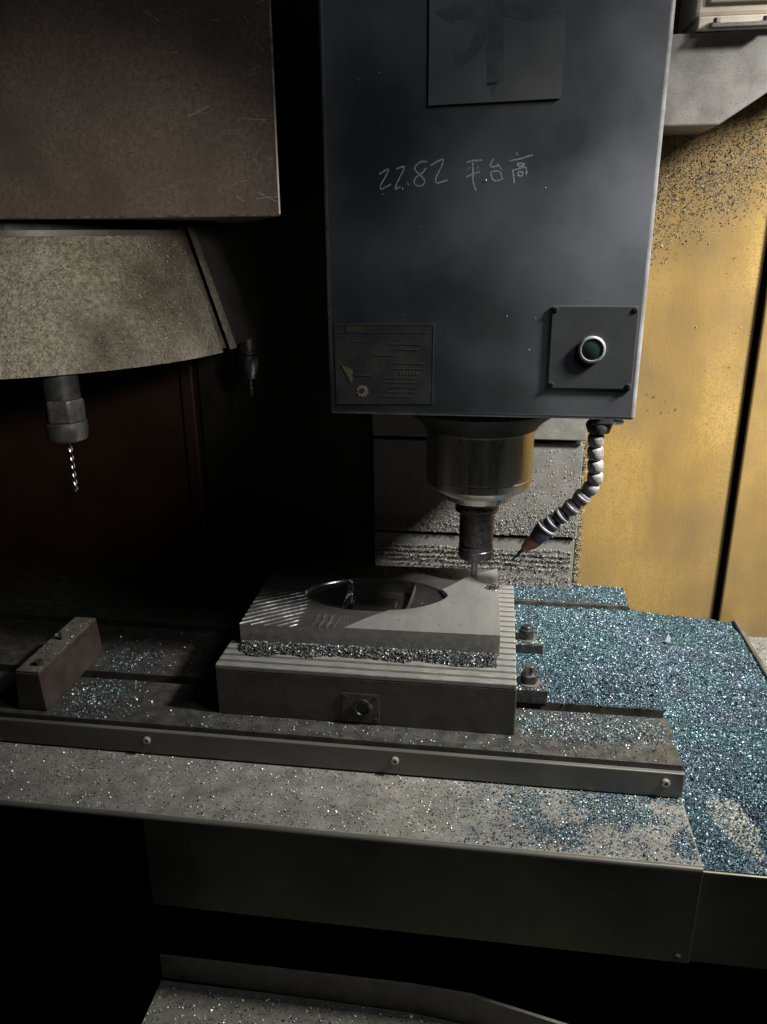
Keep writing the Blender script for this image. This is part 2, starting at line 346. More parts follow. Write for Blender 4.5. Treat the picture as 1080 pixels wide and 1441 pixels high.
link('pan_sheet', box(0.2008, 0.3555, 0.612, WALL - 0.002, ZP - 0.003, ZP), 'panbare', cp)
link('front_fold', box(0.2008, 0.3615, 0.6085, 0.6115, -0.16, ZP + 0.0004, 0.0012), 'apron', cp)
link('side_rail', box(0.356, 0.3615, 0.6121, WALL - 0.0135, ZP - 0.03, ZP + 0.017, 0.0012), 'rail', cp)
tr = thing('coolant_tray', 'dented lower tray of grey sheet metal littered with chips, below the apron', 'tray', (0, 0.55, -0.25))
pts = [(-0.334, 0.606), (-0.19, 0.604), (-0.06, 0.602), (0.0, 0.596), (0.10, 0.574), (0.30, 0.54)]
bm = bmesh.new()
prev = None
for i, (x, y) in enumerate(pts):
    z1 = -0.232 + 0.009 * min(1, i / 3)
    ring = [bm.verts.new(p) for p in ((x, y, -0.262), (x, y, z1), (x, y + 0.0025, z1 + 0.001), (x, y + 0.0035, -0.262))]
    if prev:
        for a in range(4): bm.faces.new((prev[a], prev[(a + 1) % 4], ring[(a + 1) % 4], ring[a]))
    prev = ring
link('rear_lip', bm, 'tray', tr)
link('floor_sheet', prism([(-0.334, 0.603)] + [(x, y - 0.0006) for x, y in pts[1:]] + [(0.30, 0.40), (-0.334, 0.40)], 'xy', -0.2655, -0.2625), 'tray', tr)

# ------------------------------------------------------------------ machine table
TB0, TB1, TR = 0.693, 1.113, 0.198
tb = thing('machine_table', 'cast iron T-slot machine table running across the machine', 'table', (-0.3, 0.9, 0))
prof = [(TB0, -0.034), (TB0, 0.0)]
for ys in (0.782, 0.9125, 1.043):
    prof += [(ys - 0.008, 0), (ys - 0.008, -0.014), (ys - 0.014, -0.014), (ys - 0.014, -0.024), (ys + 0.014, -0.024), (ys + 0.014, -0.014), (ys + 0.008, -0.014), (ys + 0.008, 0)]
prof += [(TB1, 0), (TB1, -0.060), (0.86, -0.060), (0.86, -0.034)]
link('table_top', prism(prof, 'yz', -0.95, TR), 'table', tb)
link('front_rail', box(-0.95, TR + 0.0015, 0.6868, 0.6925, -0.034, -0.0055, 0.0010), 'rail', tb)
for x in (-0.360, -0.089, 0.182):
    sw = link('screw', lathe([(0.0042, 0), (0.0042, 0.0026), (0.0034, 0.0033), (0.0018, 0.0033), (0.0016, 0.0015), (0, 0.0015)], seg=20, origin=(x, 0.6868, -0.0165), direction=(0, -1, 0)), 'screwhead', tb, smooth=35)

# ------------------------------------------------------------------ magnetic chuck
CX0, CX1, CY0, CY1, CZ = -0.290, 0.0335, 0.722, 0.971, 0.0615
ck = thing('magnetic_chuck', 'steel magnetic chuck with striped top clamped on the table', 'chuck', (-0.13, 0.85, 0))
link('body', box(CX0, CX1, CY0, CY1, 0.0, CZ - 0.006, 0.0012), 'chuck', ck)
ny = 19; dy = (CY1 - CY0) / ny
meA = None
for k in range(ny):
    y0 = CY0 + k * dy
    o = bpy.data.objects.new('pole_strip', meA) if meA else link('pole_strip', box(CX0 + 0.0004, CX1 - 0.0004, 0, dy * 0.70, CZ - 0.006, CZ, 0.0012), 'pole', ck)
    if meA:
        COL.objects.link(o); o.parent = ck; o.matrix_parent_inverse = parent_world(ck).inverted()
    meA = o.data
    o.location = (0, y0, random.uniform(-0.00015, 0.0))
link('gap_filler', box(CX0 + 0.001, CX1 - 0.001, CY0 + 0.0075, CY1 - 0.001, CZ - 0.0055, CZ - 0.0009), 'brass', ck)
kp = link('key_plate', box(-0.1505, -0.1100, CY0 - 0.0011, CY0 - 0.0002, 0.003, 0.038, 0.0004), 'chuck', ck)
bm = lathe([(0.0105, 0.0), (0.0105, 0.0022), (0.0095, 0.0028), (0.0072, 0.0028), (0.0066, 0.0012)], seg=32, origin=(-0.128, CY0 - 0.0011, 0.021), direction=(0, -1, 0))
link('socket_collar', bm, 'blackm', kp, smooth=40)
bm = prism([(-0.128 + 0.0070 * math.cos(k * math.pi / 3), 0.021 + 0.0070 * math.sin(k * math.pi / 3)) for k in range(6)], 'xz', CY0 - 0.0024, CY0 - 0.0012)
link('hex_socket', bm, 'black', kp)
for sx in (-0.1465, -0.114):
    for sz in (0.007, 0.034):
        link('screw', lathe([(0.0018, 0), (0.0018, 0.0006), (0, 0.0009)], seg=12, origin=(sx, CY0 - 0.0011, sz), direction=(0, -1, 0)), 'black', kp)

# ------------------------------------------------------------------ workpiece: height field with step, ridges and cavity
nu, nv = 700, 440
PW, PD, PZ0, PZ1 = 0.2915, 0.1835, CZ, 0.0872
pc = np.array((-0.1325, 0.8665)); pa = math.radians(1.25)
U, V = np.meshgrid(np.linspace(-PW / 2, PW / 2, nu), np.linspace(-PD / 2, PD / 2, nv), indexing='ij')
X = pc[0] + U * math.cos(pa) - V * math.sin(pa); Y = pc[1] + U * math.sin(pa) + V * math.cos(pa)
bx = np.array([0.70, 0.772, 0.800, 0.828, 0.855, 0.900, 0.939, 0.962, 1.2]); bxx = np.array([-0.180, -0.160, -0.138, -0.110, -0.082, -0.048, -0.022, 0.011, 0.03])
bound = np.interp(Y, bx, bxx)
side = (X - bound) * 0.75                        # >0: raw stock
machined = 1 - sstep(-0.0012, 0.0012, side)
H = -0.0022 * machined
lip = np.exp(-((side + 0.0004) / 0.0012) ** 2); H += 0.0005 * lip
# milling ridges, left field: slanted lines
d1 = np.array((0.0727, 0.0519)); d1 /= np.linalg.norm(d1)
q = (X + 0.279) * (-d1[1]) + (Y - 0.783) * d1[0]
fan = q * (1 + 1.2 * (X + 0.28)) + 0.0035 * (fbm(X * 0.3, Y, 40, 152) - 0.5)
rA = 0.5 + 0.5 * np.cos(2 * np.pi * fan / 0.0092)
mA = (1 - sstep(-0.214, -0.206, X)) * (1 - sstep(0.858, 0.872, Y)) * machined
H += 0.0016 * (rA ** 4 - 0.2) * mA * (0.35 + 1.0 * fbm(X, Y, 35, 151))
# short upright ridges near the front edge
q2 = (X + 0.185) - 0.05 * (Y - 0.80) + 0.0008 * np.sin(Y * 300)
rB = 0.5 + 0.5 * np.cos(2 * np.pi * q2 / 0.0085)
mB = sstep(-0.206, -0.200, X) * (1 - sstep(0.803, 0.812, Y)) * machined * (1 - sstep(-0.022, -0.012, -np.abs(X + 0.180) * 0 - (0.03 - np.abs(X + 0.182))))
H += 0.0012 * (rB ** 5 - 0.2) * mB
rC = 0.5 + 0.5 * np.cos(2 * np.pi * np.hypot(X + 0.150, Y - 0.800) / 0.0042)
mC = np.exp(-((X + 0.158) / 0.012) ** 2 - ((Y - 0.800) / 0.010) ** 2) * machined
H += 0.0006 * rC * mC
# fine feed marks on the rest of the machined floor
H += 0.00002 * np.cos(2 * np.pi * (Y - 0.2 * X) / 0.0030) * machined
# cavity: shallow side wings and a deep central trough
ex = (X + 0.1355) / 0.0875; yc = Y - 0.8685 - 0.003 * ex
half = 0.0465 * np.clip(1 - np.abs(ex) ** 2.3, 0, 1) ** 0.66 + 1e-5            # lens outline with pointed ends
din = np.minimum(half - np.abs(yc), 0.06)                                     # distance inside the outline
wing = sstep(0.0, 0.0022, din) * (np.abs(ex) < 1)
bowl = 0.0022 + 0.0085 * (1 - np.exp(-np.clip(din, 0, 1) / 0.010))            # curved side walls
tx = np.abs(X + 0.1335) - (0.0385 + 0.06 * (Y - 0.866))                       # central pocket between two shoulders
mid = (1 - sstep(-0.0035, 0.0, tx)) * sstep(0.0, 0.004, din)
rim = np.exp(-((tx - 0.0012) / 0.0014) ** 2) * 0.0030 * sstep(0.002, 0.010, din)
bar = np.clip(1 - ((Y - 0.856) / 0.030) ** 2, 0, 1) ** 0.6 * (1 - sstep(0.0245, 0.0320, np.abs(X + 0.1335)))  # rounded raised bar
Hc = -(bowl - rim) * (1 - mid) - mid * (0.0185 - 0.0130 * bar)
H = np.minimum(H, 0.001) * (1 - wing) + Hc * wing
H += 0.0007 * np.exp(-((half - np.abs(yc) + 0.0006) / 0.0011) ** 2) * (np.abs(ex) < 0.97) * machined   # burr round the rim
Zt = PZ1 + H
idx = np.arange(nu * nv).reshape(nu, nv)
top = np.stack([idx[:-1, :-1], idx[1:, :-1], idx[1:, 1:], idx[:-1, 1:]], -1).reshape(-1, 4)
wp = thing('workpiece_plate', 'steel plate half milled with a glossy oval cavity on the magnetic chuck', 'steel plate', (pc[0], pc[1], CZ))
mtop = npmesh('milled_top', np.stack([X, Y, Zt], -1), top, 'plate', wp, smooth=True)
mtop.data.materials.append(MT['milled'])
cut = np.maximum(machined, wing > 0.02)
mtop.data.materials.append(MT['cavity'])
mtop.data.polygons.foreach_set('material_index', ((cut[:-1, :-1] > 0.3).astype(np.int32) + (wing[:-1, :-1] > 0.03)).astype(np.int32).ravel())
ringi = np.concatenate([idx[:, 0], idx[-1, 1:], idx[::-1, -1][1:], idx[0, ::-1][1:-1]])
XYZ = np.stack([X, Y, Zt], -1).reshape(-1, 3)[ringi]
lo = XYZ.copy(); lo[:, 2] = PZ0 + 0.0002
n = len(ringi); k = np.arange(n)
npmesh('sawn_edge', np.concatenate([lo, XYZ]), np.stack([k, (k + 1) % n, (k + 1) % n + n, k + n], -1), 'plate_side', wp)

# ------------------------------------------------------------------ clamps at the chuck's right side
def clamp(y, top, label, yaw, studh, nutz):
    t = thing('table_clamp', label, 'clamp', (0.05, y, 0), 'clamps holding the magnetic chuck')
    b = box(0.0345, 0.0700, y - 0.0145, y + 0.0165, 0.003, top, 0.0012); link('clamp_bar', b, 'blackm', t)
    link('heel_block', box(0.052, 0.0695, y - 0.0125, y + 0.0150, 0.0, 0.0028), 'black', t)
    cx, cy = 0.0500, y + 0.001
    link('washer', lathe([(0.0, top + 0.0001), (0.0125, top + 0.0001), (0.0125, top + 0.0024), (0.0, top + 0.0024)], axis=(cx, cy), seg=28), 'rail', t, smooth=40)
    link('nut', hexprism(cx, cy, top + 0.0026, top + nutz, 0.0102, yaw, 0.0008), 'blackm', t)
    z = top + nutz
    link('stud', lathe([(0.0, z - 0.001), (0.0060, z - 0.001), (0.0060, z + studh - 0.0015), (0.0048, z + studh), (0.0, z + studh)], axis=(cx, cy), seg=24), 'bright' if studh > .005 else 'blackm', t, smooth=40)
clamp(0.7945, 0.0205, 'front clamp with a shiny stud through its nut, right of the striped chuck', 0.15, 0.0105, 0.0125)
clamp(0.9000, 0.0195, 'rear clamp half buried in chips with a black hex nut, right of the chuck', 0.35, 0.0035, 0.0150)
sb = tag(link('metal_strip', box(0.0705, 0.118, 0.9175, 0.9235, 0.0045, 0.0070, 0.0006), 'chuck'), 'thin metal strip lying in the chips beside the rear clamp', 'strip')

bm = bmesh.new()
vv = [bm.verts.new(p) for p in ((0.2455, 1.022, -0.036), (0.2530, 1.020, -0.036), (0.2495, 1.026, -0.035), (0.2488, 1.021, -0.0235))]
for q in ((0, 1, 2), (0, 1, 3), (1, 2, 3), (0, 2, 3)): bm.faces.new([vv[i] for i in q])
tag(link('metal_shard', bm, 'shard'), 'small white pointed shard sticking out of the blue chips', 'shard')

# ------------------------------------------------------------------ red-brown block on the left of the table
rb = thing('stop_block', 'red brown painted steel block with worn top at the left of the table', 'block', (-0.5, 0.77, 0))
link('body', prism([(-0.516, 0.0), (-0.4805, 0.0), (-0.4835, 0.0475), (-0.512, 0.0475)], 'xz', 0.7000, 0.8330, 0.0015), 'red', rb)
link('worn_top', box(-0.5115, -0.4840, 0.7012, 0.8318, 0.0477, 0.0495, 0.0007), 'redtop', rb)
link('screw', lathe([(0, 0.0497), (0.0045, 0.0497), (0.0045, 0.0545), (0.0025, 0.0545), (0.0022, 0.052), (0, 0.052)], axis=(-0.4925, 0.7165), seg=18), 'black', rb, smooth=40)
link('screw', lathe([(0, 0.0497), (0.0028, 0.0497), (0.0028, 0.0600), (0, 0.0605)], axis=(-0.497, 0.775), seg=14), 'rail', rb, smooth=40)

# ------------------------------------------------------------------ spindle head
HX0, HX1, HY, HZ = -0.1665, 0.1345, 0.78, 0.327
hd = thing('spindle_head', 'dark slate painted milling spindle head with chalk figures on its front', 'spindle head', (-0.017, 0.93, HZ))
link('housing', box(HX0, HX1, HY, 1.085, HZ, 0.90, 0.0042, 4), 'head', hd, smooth=40)
worn_lit_edges(hd.children[0], 'head_glint')  # edge highlight put into the bevel colour
F0 = HY - 0.0002
def flat(name, pts, mt, parent, d=0.0004, y=F0):
    return link(name, prism(pts, 'xz', y - d, y), mt, parent)
sg = flat('sign_plate', [(-0.0690, 0.6065), (0.0455, 0.6090), (0.0455, 0.80), (-0.0690, 0.80)], 'sign', hd, 0.0012)
AR = [[[-0.065, 0.6773], [-0.0503, 0.6842], [-0.0374, 0.6832], [-0.0373, 0.681], [-0.0203, 0.6803], [-0.0199, 0.6702], [-0.0469, 0.6712], [-0.0493, 0.6681]],
      [[-0.0192, 0.70], [-0.0065, 0.70], [-0.0039, 0.6237], [-0.0088, 0.6216], [-0.0121, 0.6104], [-0.0183, 0.6241]],
      [[-0.0195, 0.6790], [-0.0077, 0.6708], [-0.0252, 0.6465], [-0.0423, 0.6338], [-0.046, 0.6311], [-0.0464, 0.6473], [-0.0364, 0.648]],
      [[-0.0058, 0.6813], [0.0412, 0.6763], [0.0413, 0.6747], [0.0129, 0.6689], [-0.0054, 0.6728]]]
for i, a in enumerate(AR): flat('arrow_print', a, 'sign_dark', sg, 0.00002, HY - 0.00142 - 0.00003 * i)
flat('arrow_highlight', [(-0.0195, 0.6480), (-0.0182, 0.6490), (-0.0060, 0.6680), (-0.0072, 0.6682)], 'sign', sg, 0.0001, HY - 0.0020)
flat('tick_print', [(-0.0170, 0.6222), (-0.0090, 0.6226), (-0.0090, 0.6236), (-0.0170, 0.6232)], 'name_hi', sg, 0.0001, HY - 0.0020)
npl = flat('name_plate', [(-0.1590, 0.3375), (-0.0618, 0.3395), (-0.0612, 0.4175), (-0.1595, 0.4170)], 'name', hd, 0.0008)
yn = HY - 0.0011
for a, b, c, d in ((-0.1592, 0.4160, -0.0614, 0.4167), (-0.0622, 0.3400, -0.0617, 0.4160), (-0.1590, 0.4085, -0.0640, 0.4092)):
    flat('border_print', [(a, b), (c, b + 0.0002), (c, d), (a, d - 0.0002)], 'name_hi', npl, 0.0001, yn)
flat('orange_stripe', [(-0.1480, 0.4094), (-0.1290, 0.4096), (-0.1290, 0.4150), (-0.1480, 0.4148)], 'orange', npl, 0.0001, yn)
flat('warning_triangle', [(-0.1536, 0.3770), (-0.1415, 0.3722), (-0.1430, 0.3578)], 'ochre', npl, 0.0001, yn)
g = [(-0.1322 + r * math.cos(a), 0.3512 + r * math.sin(a)) for i in range(20) for r, a in (((0.0066 if i % 2 else 0.0052), i * math.pi / 10),)]
gr = flat('gear_print', g, 'pale', npl, 0.0001, yn)
flat('gear_hub', [(-0.1322 + 0.0024 * math.cos(i * math.pi / 6), 0.3520 + 0.0024 * math.sin(i * math.pi / 6)) for i in range(12)], 'name', gr, 0.0001, yn - 0.0003)
bm = bmesh.new()
for x, z, wd in ((-0.1415, 0.3995, 0.011), (-0.105, 0.3975, 0.030), (-0.103, 0.3925, 0.026), (-0.120, 0.3865, 0.02), (-0.104, 0.3790, 0.032), (-0.142, 0.372, 0.013),
                 (-0.105, 0.3735, 0.034), (-0.140, 0.3665, 0.016), (-0.110, 0.3645, 0.03), (-0.106, 0.3600, 0.028), (-0.104, 0.3555, 0.024), (-0.108, 0.3505, 0.03), (-0.112, 0.3460, 0.028)):
    t = x
    while t < x + wd:
        l = random.uniform(0.0008, 0.0024); box(t, t + l, yn - 0.0001, yn, z, z + 0.0012, bm=bm); t += l + random.uniform(0.0004, 0.0012)
for k in range(6):
    box(-0.0945 + k * 0.0031, -0.0927 + k * 0.0031, yn - 0.0001, yn, 0.3682, 0.3712, bm=bm)
link('small_print', bm, 'name_hi', npl)
cvp = link('cover_plate', box(0.0490, 0.1280, HY - 0.0020, HY - 0.0002, 0.3575, 0.4350, 0.0008), 'panel', hd)
for x in (0.0525, 0.1245):
    for z in (0.3610, 0.4315):
        link('screw', lathe([(0.0026, 0), (0.0026, 0.0004), (0.0018, 0.0008), (0.0010, 0.0008), (0.0009, 0.0002), (0, 0.0002)], seg=16, origin=(x, HY - 0.0020, z), direction=(0, -1, 0)), 'black', cvp, smooth=40)
bt = link('push_button', lathe([(0.0122, 0), (0.0126, 0.0008), (0.0126, 0.0024), (0.0116, 0.0034), (0.0104, 0.0034), (0.0100, 0.0024)], seg=48, origin=(0.0882, HY - 0.0020, 0.3952), direction=(0, -1, 0)), 'chrome', cvp, smooth=50)
link('button_cap', lathe([(0.0100, 0), (0.0100, 0.0022), (0.0092, 0.0026), (0, 0.0028)], seg=40, origin=(0.0882, HY - 0.0021, 0.3952), direction=(0, -1, 0)), 'green', bt, smooth=40)
# chalk figures: 22.82 and three characters
HW = [[[-0.1139, 0.5512], [-0.1057, 0.5559], [-0.1044, 0.5544], [-0.1161, 0.5364], [-0.1023, 0.5428]], [[-0.0978, 0.5554], [-0.0908, 0.5577], [-0.09, 0.5563], [-0.101, 0.537], [-0.0939, 0.5405]], [[-0.0887, 0.5445], [-0.0862, 0.5415]],
      [[-0.0701, 0.5609], [-0.0752, 0.5617], [-0.0825, 0.5559], [-0.0774, 0.5511], [-0.0711, 0.5452], [-0.0727, 0.5416], [-0.0781, 0.5403], [-0.0821, 0.5432], [-0.0802, 0.5482], [-0.0728, 0.5524], [-0.0709, 0.556]],
      [[-0.0669, 0.5576], [-0.0566, 0.5631], [-0.0543, 0.5613], [-0.0649, 0.5415], [-0.0509, 0.5453]],
      [[-0.0347, 0.5596], [-0.0297, 0.5609], [-0.0206, 0.5614]], [[-0.0314, 0.556], [-0.0333, 0.5532]], [[-0.0235, 0.5565], [-0.0252, 0.5537]], [[-0.0344, 0.5475], [-0.0294, 0.5498], [-0.0218, 0.552]], [[-0.0289, 0.5595], [-0.0279, 0.5495], [-0.0285, 0.5438], [-0.0247, 0.5359]],
      [[-0.0103, 0.5626], [-0.0143, 0.555], [-0.0052, 0.5565]], [[-0.0068, 0.5584], [-0.0023, 0.5526]], [[-0.0126, 0.5514], [-0.0101, 0.5436], [-0.0035, 0.5446]], [[-0.0126, 0.5514], [-0.0039, 0.5527], [-0.0017, 0.5446]],
      [[0.0094, 0.5674], [0.0107, 0.565]], [[0.0034, 0.5603], [0.0127, 0.5615], [0.0242, 0.5648]], [[0.0106, 0.558], [0.0122, 0.5552], [0.0167, 0.5561], [0.0173, 0.5579], [0.0106, 0.558]], [[0.007, 0.5532], [0.008, 0.5475], [0.0091, 0.5418]], [[0.0071, 0.5525], [0.0175, 0.5551], [0.0193, 0.5544], [0.0193, 0.5485]], [[0.0117, 0.551], [0.0121, 0.5475], [0.0163, 0.5481], [0.0159, 0.5514], [0.0117, 0.551]]]
def stroke(bm, pts, w0, y):
    # smooth the polyline a little, then lay a ribbon along it
    P = [Vector((a, b)) for a, b in pts]
    if len(P) > 2:
        for _ in range(2):
            Q = [P[0]]
            for a, b in zip(P, P[1:]): Q += [a.lerp(b, 0.25), a.lerp(b, 0.75)]
            P = Q + [P[-1]]
    prev = None
    for i, p in enumerate(P):
        t = (P[min(i + 1, len(P) - 1)] - P[max(i - 1, 0)]).normalized(); nrm = Vector((-t.y, t.x))
        wd = w0 * random.uniform(0.75, 1.2) * (0.6 if i in (0, len(P) - 1) else 1)
        a = bm.verts.new((p.x + nrm.x * wd, y, p.y + nrm.y * wd)); b = bm.verts.new((p.x - nrm.x * wd, y, p.y - nrm.y * wd))
        if prev: bm.faces.new((prev[0], prev[1], b, a))
        prev = (a, b)
for i, s in enumerate(HW):
    bm = bmesh.new(); stroke(bm, s, 0.00066, HY - 0.00004 - 0.000003 * i); link('chalk_stroke', bm, CHALK, hd)
# spindle nose
AXX, AXY = -0.0165, 0.935
link('spindle_flange', lathe([(0, HZ - 0.0003), (0.093, HZ - 0.0003), (0.093, 0.308), (0.086, 0.3005), (0.077, 0.2945), (0.071, 0.2890), (0.0672, 0.2835), (0, 0.2835)], axis=(AXX, AXY), seg=72), 'flange', hd, smooth=40)
link('spindle_nose', lathe([(0, 0.283), (0.0650, 0.283), (0.0650, 0.282), (0.0640, 0.2812), (0.0640, 0.226), (0.0633, 0.2252), (0.0633, 0.2240), (0.0640, 0.2232), (0.0636, 0.2150), (0.0600, 0.2105), (0.0440, 0.2010), (0.0430, 0.1985), (0.0415, 0.1945), (0.0385, 0.193), (0, 0.193)], axis=(AXX, AXY), seg=72), 'nose', hd, smooth=32)

def tool_holder(name, label, x, y, ztop, s=1.0, hmat='holder'):
    t = thing(name, label, 'tool holder', (x, y, ztop), 'tool holders')
    return t
th = tool_holder('tool_holder', 'collet chuck holder with thin end mill gripped in the spindle', -0.0175, AXY, 0.193)
ax = (-0.0175, AXY)
link('flange_ring', lathe([(0, 0.1928), (0.0255, 0.1928), (0.0262, 0.1905), (0.0262, 0.1875), (0.0232, 0.1855), (0.0232, 0.1835), (0.0270, 0.1815), (0.0270, 0.1770), (0.0245, 0.1752), (0, 0.1752)], axis=ax, seg=48), 'holder', th, smooth=30)
link('body', lathe([(0, 0.1750), (0.0212, 0.1750), (0.0212, 0.1345), (0.0205, 0.1335), (0, 0.1335)], axis=ax, seg=48), 'blackm', th, smooth=30)
nt_ = link('collet_nut', lathe([(0, 0.1333), (0.0195, 0.1333), (0.0195, 0.1318), (0.0214, 0.1312), (0.0214, 0.1160), (0.0204, 0.1135), (0.0190, 0.1125), (0.0080, 0.1125), (0.0075, 0.1150), (0, 0.1150)], axis=ax, seg=48), 'blackm', th, smooth=30)
link('nut_band', lathe([(0.0215, 0.1262), (0.0218, 0.1258), (0.0218, 0.1240), (0.0215, 0.1236)], axis=ax, seg=48), 'holder', nt_, smooth=30)
for k in range(8):
    a = k * math.pi / 4 + 0.2
    b = box(0.0203, 0.0219, -0.0016, 0.0016, 0.1150, 0.1225)
    bmesh.ops.rotate(b, cent=(0, 0, 0), matrix=Matrix.Rotation(a, 3, 'Z'), verts=b.verts[:]); bmesh.ops.translate(b, vec=(ax[0], ax[1], 0), verts=b.verts[:])
    link('spanner_slot', b, 'black', nt_)
em = link('end_mill', lathe([(0, 0.1150), (0.0045, 0.1150), (0.0045, 0.0885), (0.0040, 0.0868), (0, 0.0868)], axis=(-0.0180, AXY), seg=24), 'screwhead', th, smooth=40)

def twist_drill(x, y, z0, z1, r, turns):
    bm = bmesh.new(); n = 60; rings = []
    for i in range(n + 1):
        f = i / n; a = f * turns * 2 * math.pi; z = z0 + (z1 - z0) * f; rr = r if f < 0.94 else r * max(0.05, (1 - f) / 0.06)
        ring = []
        for k in range(12):
            t = k * math.pi / 6; rad = rr * (0.55 + 0.45 * abs(math.cos(t)) ** 0.7)
            ring.append(bm.verts.new((x + rad * math.cos(t + a), y + rad * math.sin(t + a), z)))
        rings.append(ring)
    for A, B in zip(rings, rings[1:]):
        for k in range(12): bm.faces.new((A[k], A[(k + 1) % 12], B[(k + 1) % 12], B[k]))
    bm.faces.new(rings[0]); bm.faces.new(rings[-1][::-1])
    return bm

# ------------------------------------------------------------------ articulated coolant hose
hs = thing('coolant_hose', 'jointed plastic coolant hose with brown nozzle hanging under the spindle head', 'hose', (0.117, 0.885, HZ))
link('mount', box(0.104, 0.128, 0.868, 0.900, 0.3005, HZ - 0.0003, 0.003), 'black', hs)
link('mount_collar', lathe([(0, 0), (0.013, 0), (0.0145, 0.004), (0.012, 0.012), (0, 0.012)], seg=20, origin=(0.114, 0.882, 0.303), direction=(0.0, 0, -1)), 'black', hs, smooth=50)
link('valve', lathe([(0, 0), (0.006, 0), (0.007, 0.003), (0.007, 0.010), (0.004, 0.016), (0, 0.016)], seg=16, origin=(0.124, 0.876, 0.310), direction=(0.95, -0.2, -0.25)), 'bright', hs, smooth=50)
path = [(0.1118, 0.2900), (0.1120, 0.2750), (0.1135, 0.2590), (0.1150, 0.2440), (0.1155, 0.2300), (0.1075, 0.2180), (0.0975, 0.2045), (0.0868, 0.1915), (0.0762, 0.1820), (0.0668, 0.1720)]
for i, (a, b) in enumerate(zip(path, path[1:])):
    d = Vector((b[0] - a[0], 0.002, b[1] - a[1])); L = d.length; yy = 0.880 + 0.002 * i
    mtn = 'hose' if i < 5 else ('hose_mid' if i < 7 else 'hose_dark')
    R = 0.0091 if i < 5 else 0.0097
    sgm = link('hose_segment', lathe([(0, -0.002), (0.0056, -0.002), (0.0058, L * 0.03), (R * 0.86, L * 0.08), (R * 0.97, L * 0.22), (R, L * 0.40), (R, L * 0.60), (R * 0.95, L * 0.78), (R * 0.82, L * 0.93), (0.0056, L * 0.98), (0, L * 0.98)], seg=28, origin=(a[0], yy, a[1]), direction=d), mtn, hs, smooth=50)
    if i >= 5:
        link('rim', lathe([(R * 0.995, L * 0.30), (R * 1.07, L * 0.33), (R * 1.07, L * 0.47), (R * 0.995, L * 0.50)], seg=28, origin=(a[0], yy, a[1]), direction=d), 'hose_rim' if i > 6 else 'hose', sgm, smooth=50)
o0 = Vector((0.0668, 0.899, 0.1720)); dv = Vector((-0.0225, 0.002, -0.0330)).normalized()
cn = link('nozzle_socket', lathe([(0, -0.001), (0.0108, -0.001), (0.0116, 0.002), (0.0112, 0.012), (0.0092, 0.022), (0, 0.022)], seg=28, origin=o0, direction=dv), 'hose_dark', hs, smooth=50)
link('rim', lathe([(0.0114, 0.0012), (0.0123, 0.0018), (0.0123, 0.0036), (0.0114, 0.0042)], seg=28, origin=o0, direction=dv), 'hose_rim', cn, smooth=50)
o1 = o0 + dv * 0.0215; dv2 = Vector((-0.0165, 0.001, -0.0160)).normalized()
link('nozzle', lathe([(0, 0), (0.0090, 0.0), (0.0085, 0.008), (0.0055, 0.018), (0.0035, 0.021), (0, 0.021)], seg=24, origin=o1, direction=dv2), 'nozzle', hs, smooth=50)
o2 = o1 + dv2 * 0.0205
link('nozzle_tip', lathe([(0, 0), (0.0024, 0), (0.0013, 0.012), (0.0009, 0.021), (0, 0.021)], seg=14, origin=o2, direction=Vector((-0.0125, 0.0, -0.0150))), 'black', hs, smooth=50)

# ------------------------------------------------------------------ tool changer carousel
tcx, tcy = -0.554, 0.890
tg = thing('tool_changer', 'grimy tool changer with square housing above a crusted conical guard', 'tool changer', (tcx, tcy, 0.38))
link('housing', prism([(-0.95, 0.70), (-0.1865, 0.70), (-0.345, 1.10), (-0.95, 1.10)], 'xy', 0.5145, 0.95, 0.0018), 'box', tg)
worn_lit_edges(tg.children[0], 'worn')
bm = bmesh.new()
for i in range(18):
    x0 = -0.1875 - 0.10 * random.random() ** 2; z0 = random.uniform(0.52, 0.68); a = random.uniform(-0.7, 0.9); l = random.uniform(0.004, 0.022); c = random.uniform(-0.001, 0.001)
    p = [(x0 - l * math.cos(a) * t, z0 + l * math.sin(a) * t + c * t * (1 - t) * 4) for t in (0, 0.35, 0.7, 1)]
    stroke(bm, p, random.uniform(0.00006, 0.00012), 0.69994 - 0.000002 * i)
tag(link('scratches', bm, CHALK, tg), kind='stuff')
aS = math.atan2(-0.052, 0.263)
def cone_panel(r0, r1, z0, z1, a0, a1, th_, seg):
    bm = lathe([(r1, z1), (r0, z0), (r0 - th_, z0), (r1 - th_, z1)], axis=(tcx, tcy), seg=seg, a0=a0, a1=a1)
    vs = bm.verts
    return bm
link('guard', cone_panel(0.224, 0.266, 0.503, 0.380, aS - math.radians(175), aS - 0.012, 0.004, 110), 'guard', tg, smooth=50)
link('guard_rim', cone_panel(0.2255, 0.2265, 0.5052, 0.500, aS - math.radians(175), aS - 0.02, 0.004, 110), 'rail', tg, smooth=50)
link('guard_lip', cone_panel(0.232, 0.2735, 0.508, 0.383, aS - 0.004, aS + 0.052, 0.012, 8), 'guard', tg, smooth=30)
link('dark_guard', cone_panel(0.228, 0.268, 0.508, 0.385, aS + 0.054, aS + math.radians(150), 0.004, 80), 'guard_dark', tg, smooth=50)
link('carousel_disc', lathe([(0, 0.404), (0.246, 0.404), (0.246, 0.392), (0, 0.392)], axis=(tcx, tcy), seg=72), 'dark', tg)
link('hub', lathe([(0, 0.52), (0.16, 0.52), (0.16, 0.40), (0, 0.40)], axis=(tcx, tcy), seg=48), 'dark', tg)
x, y = -0.4090, 0.700
d1_ = tool_holder('tool_holder', 'tool holder with a thin twist drill hanging from the tool changer', x, y, 0.392)
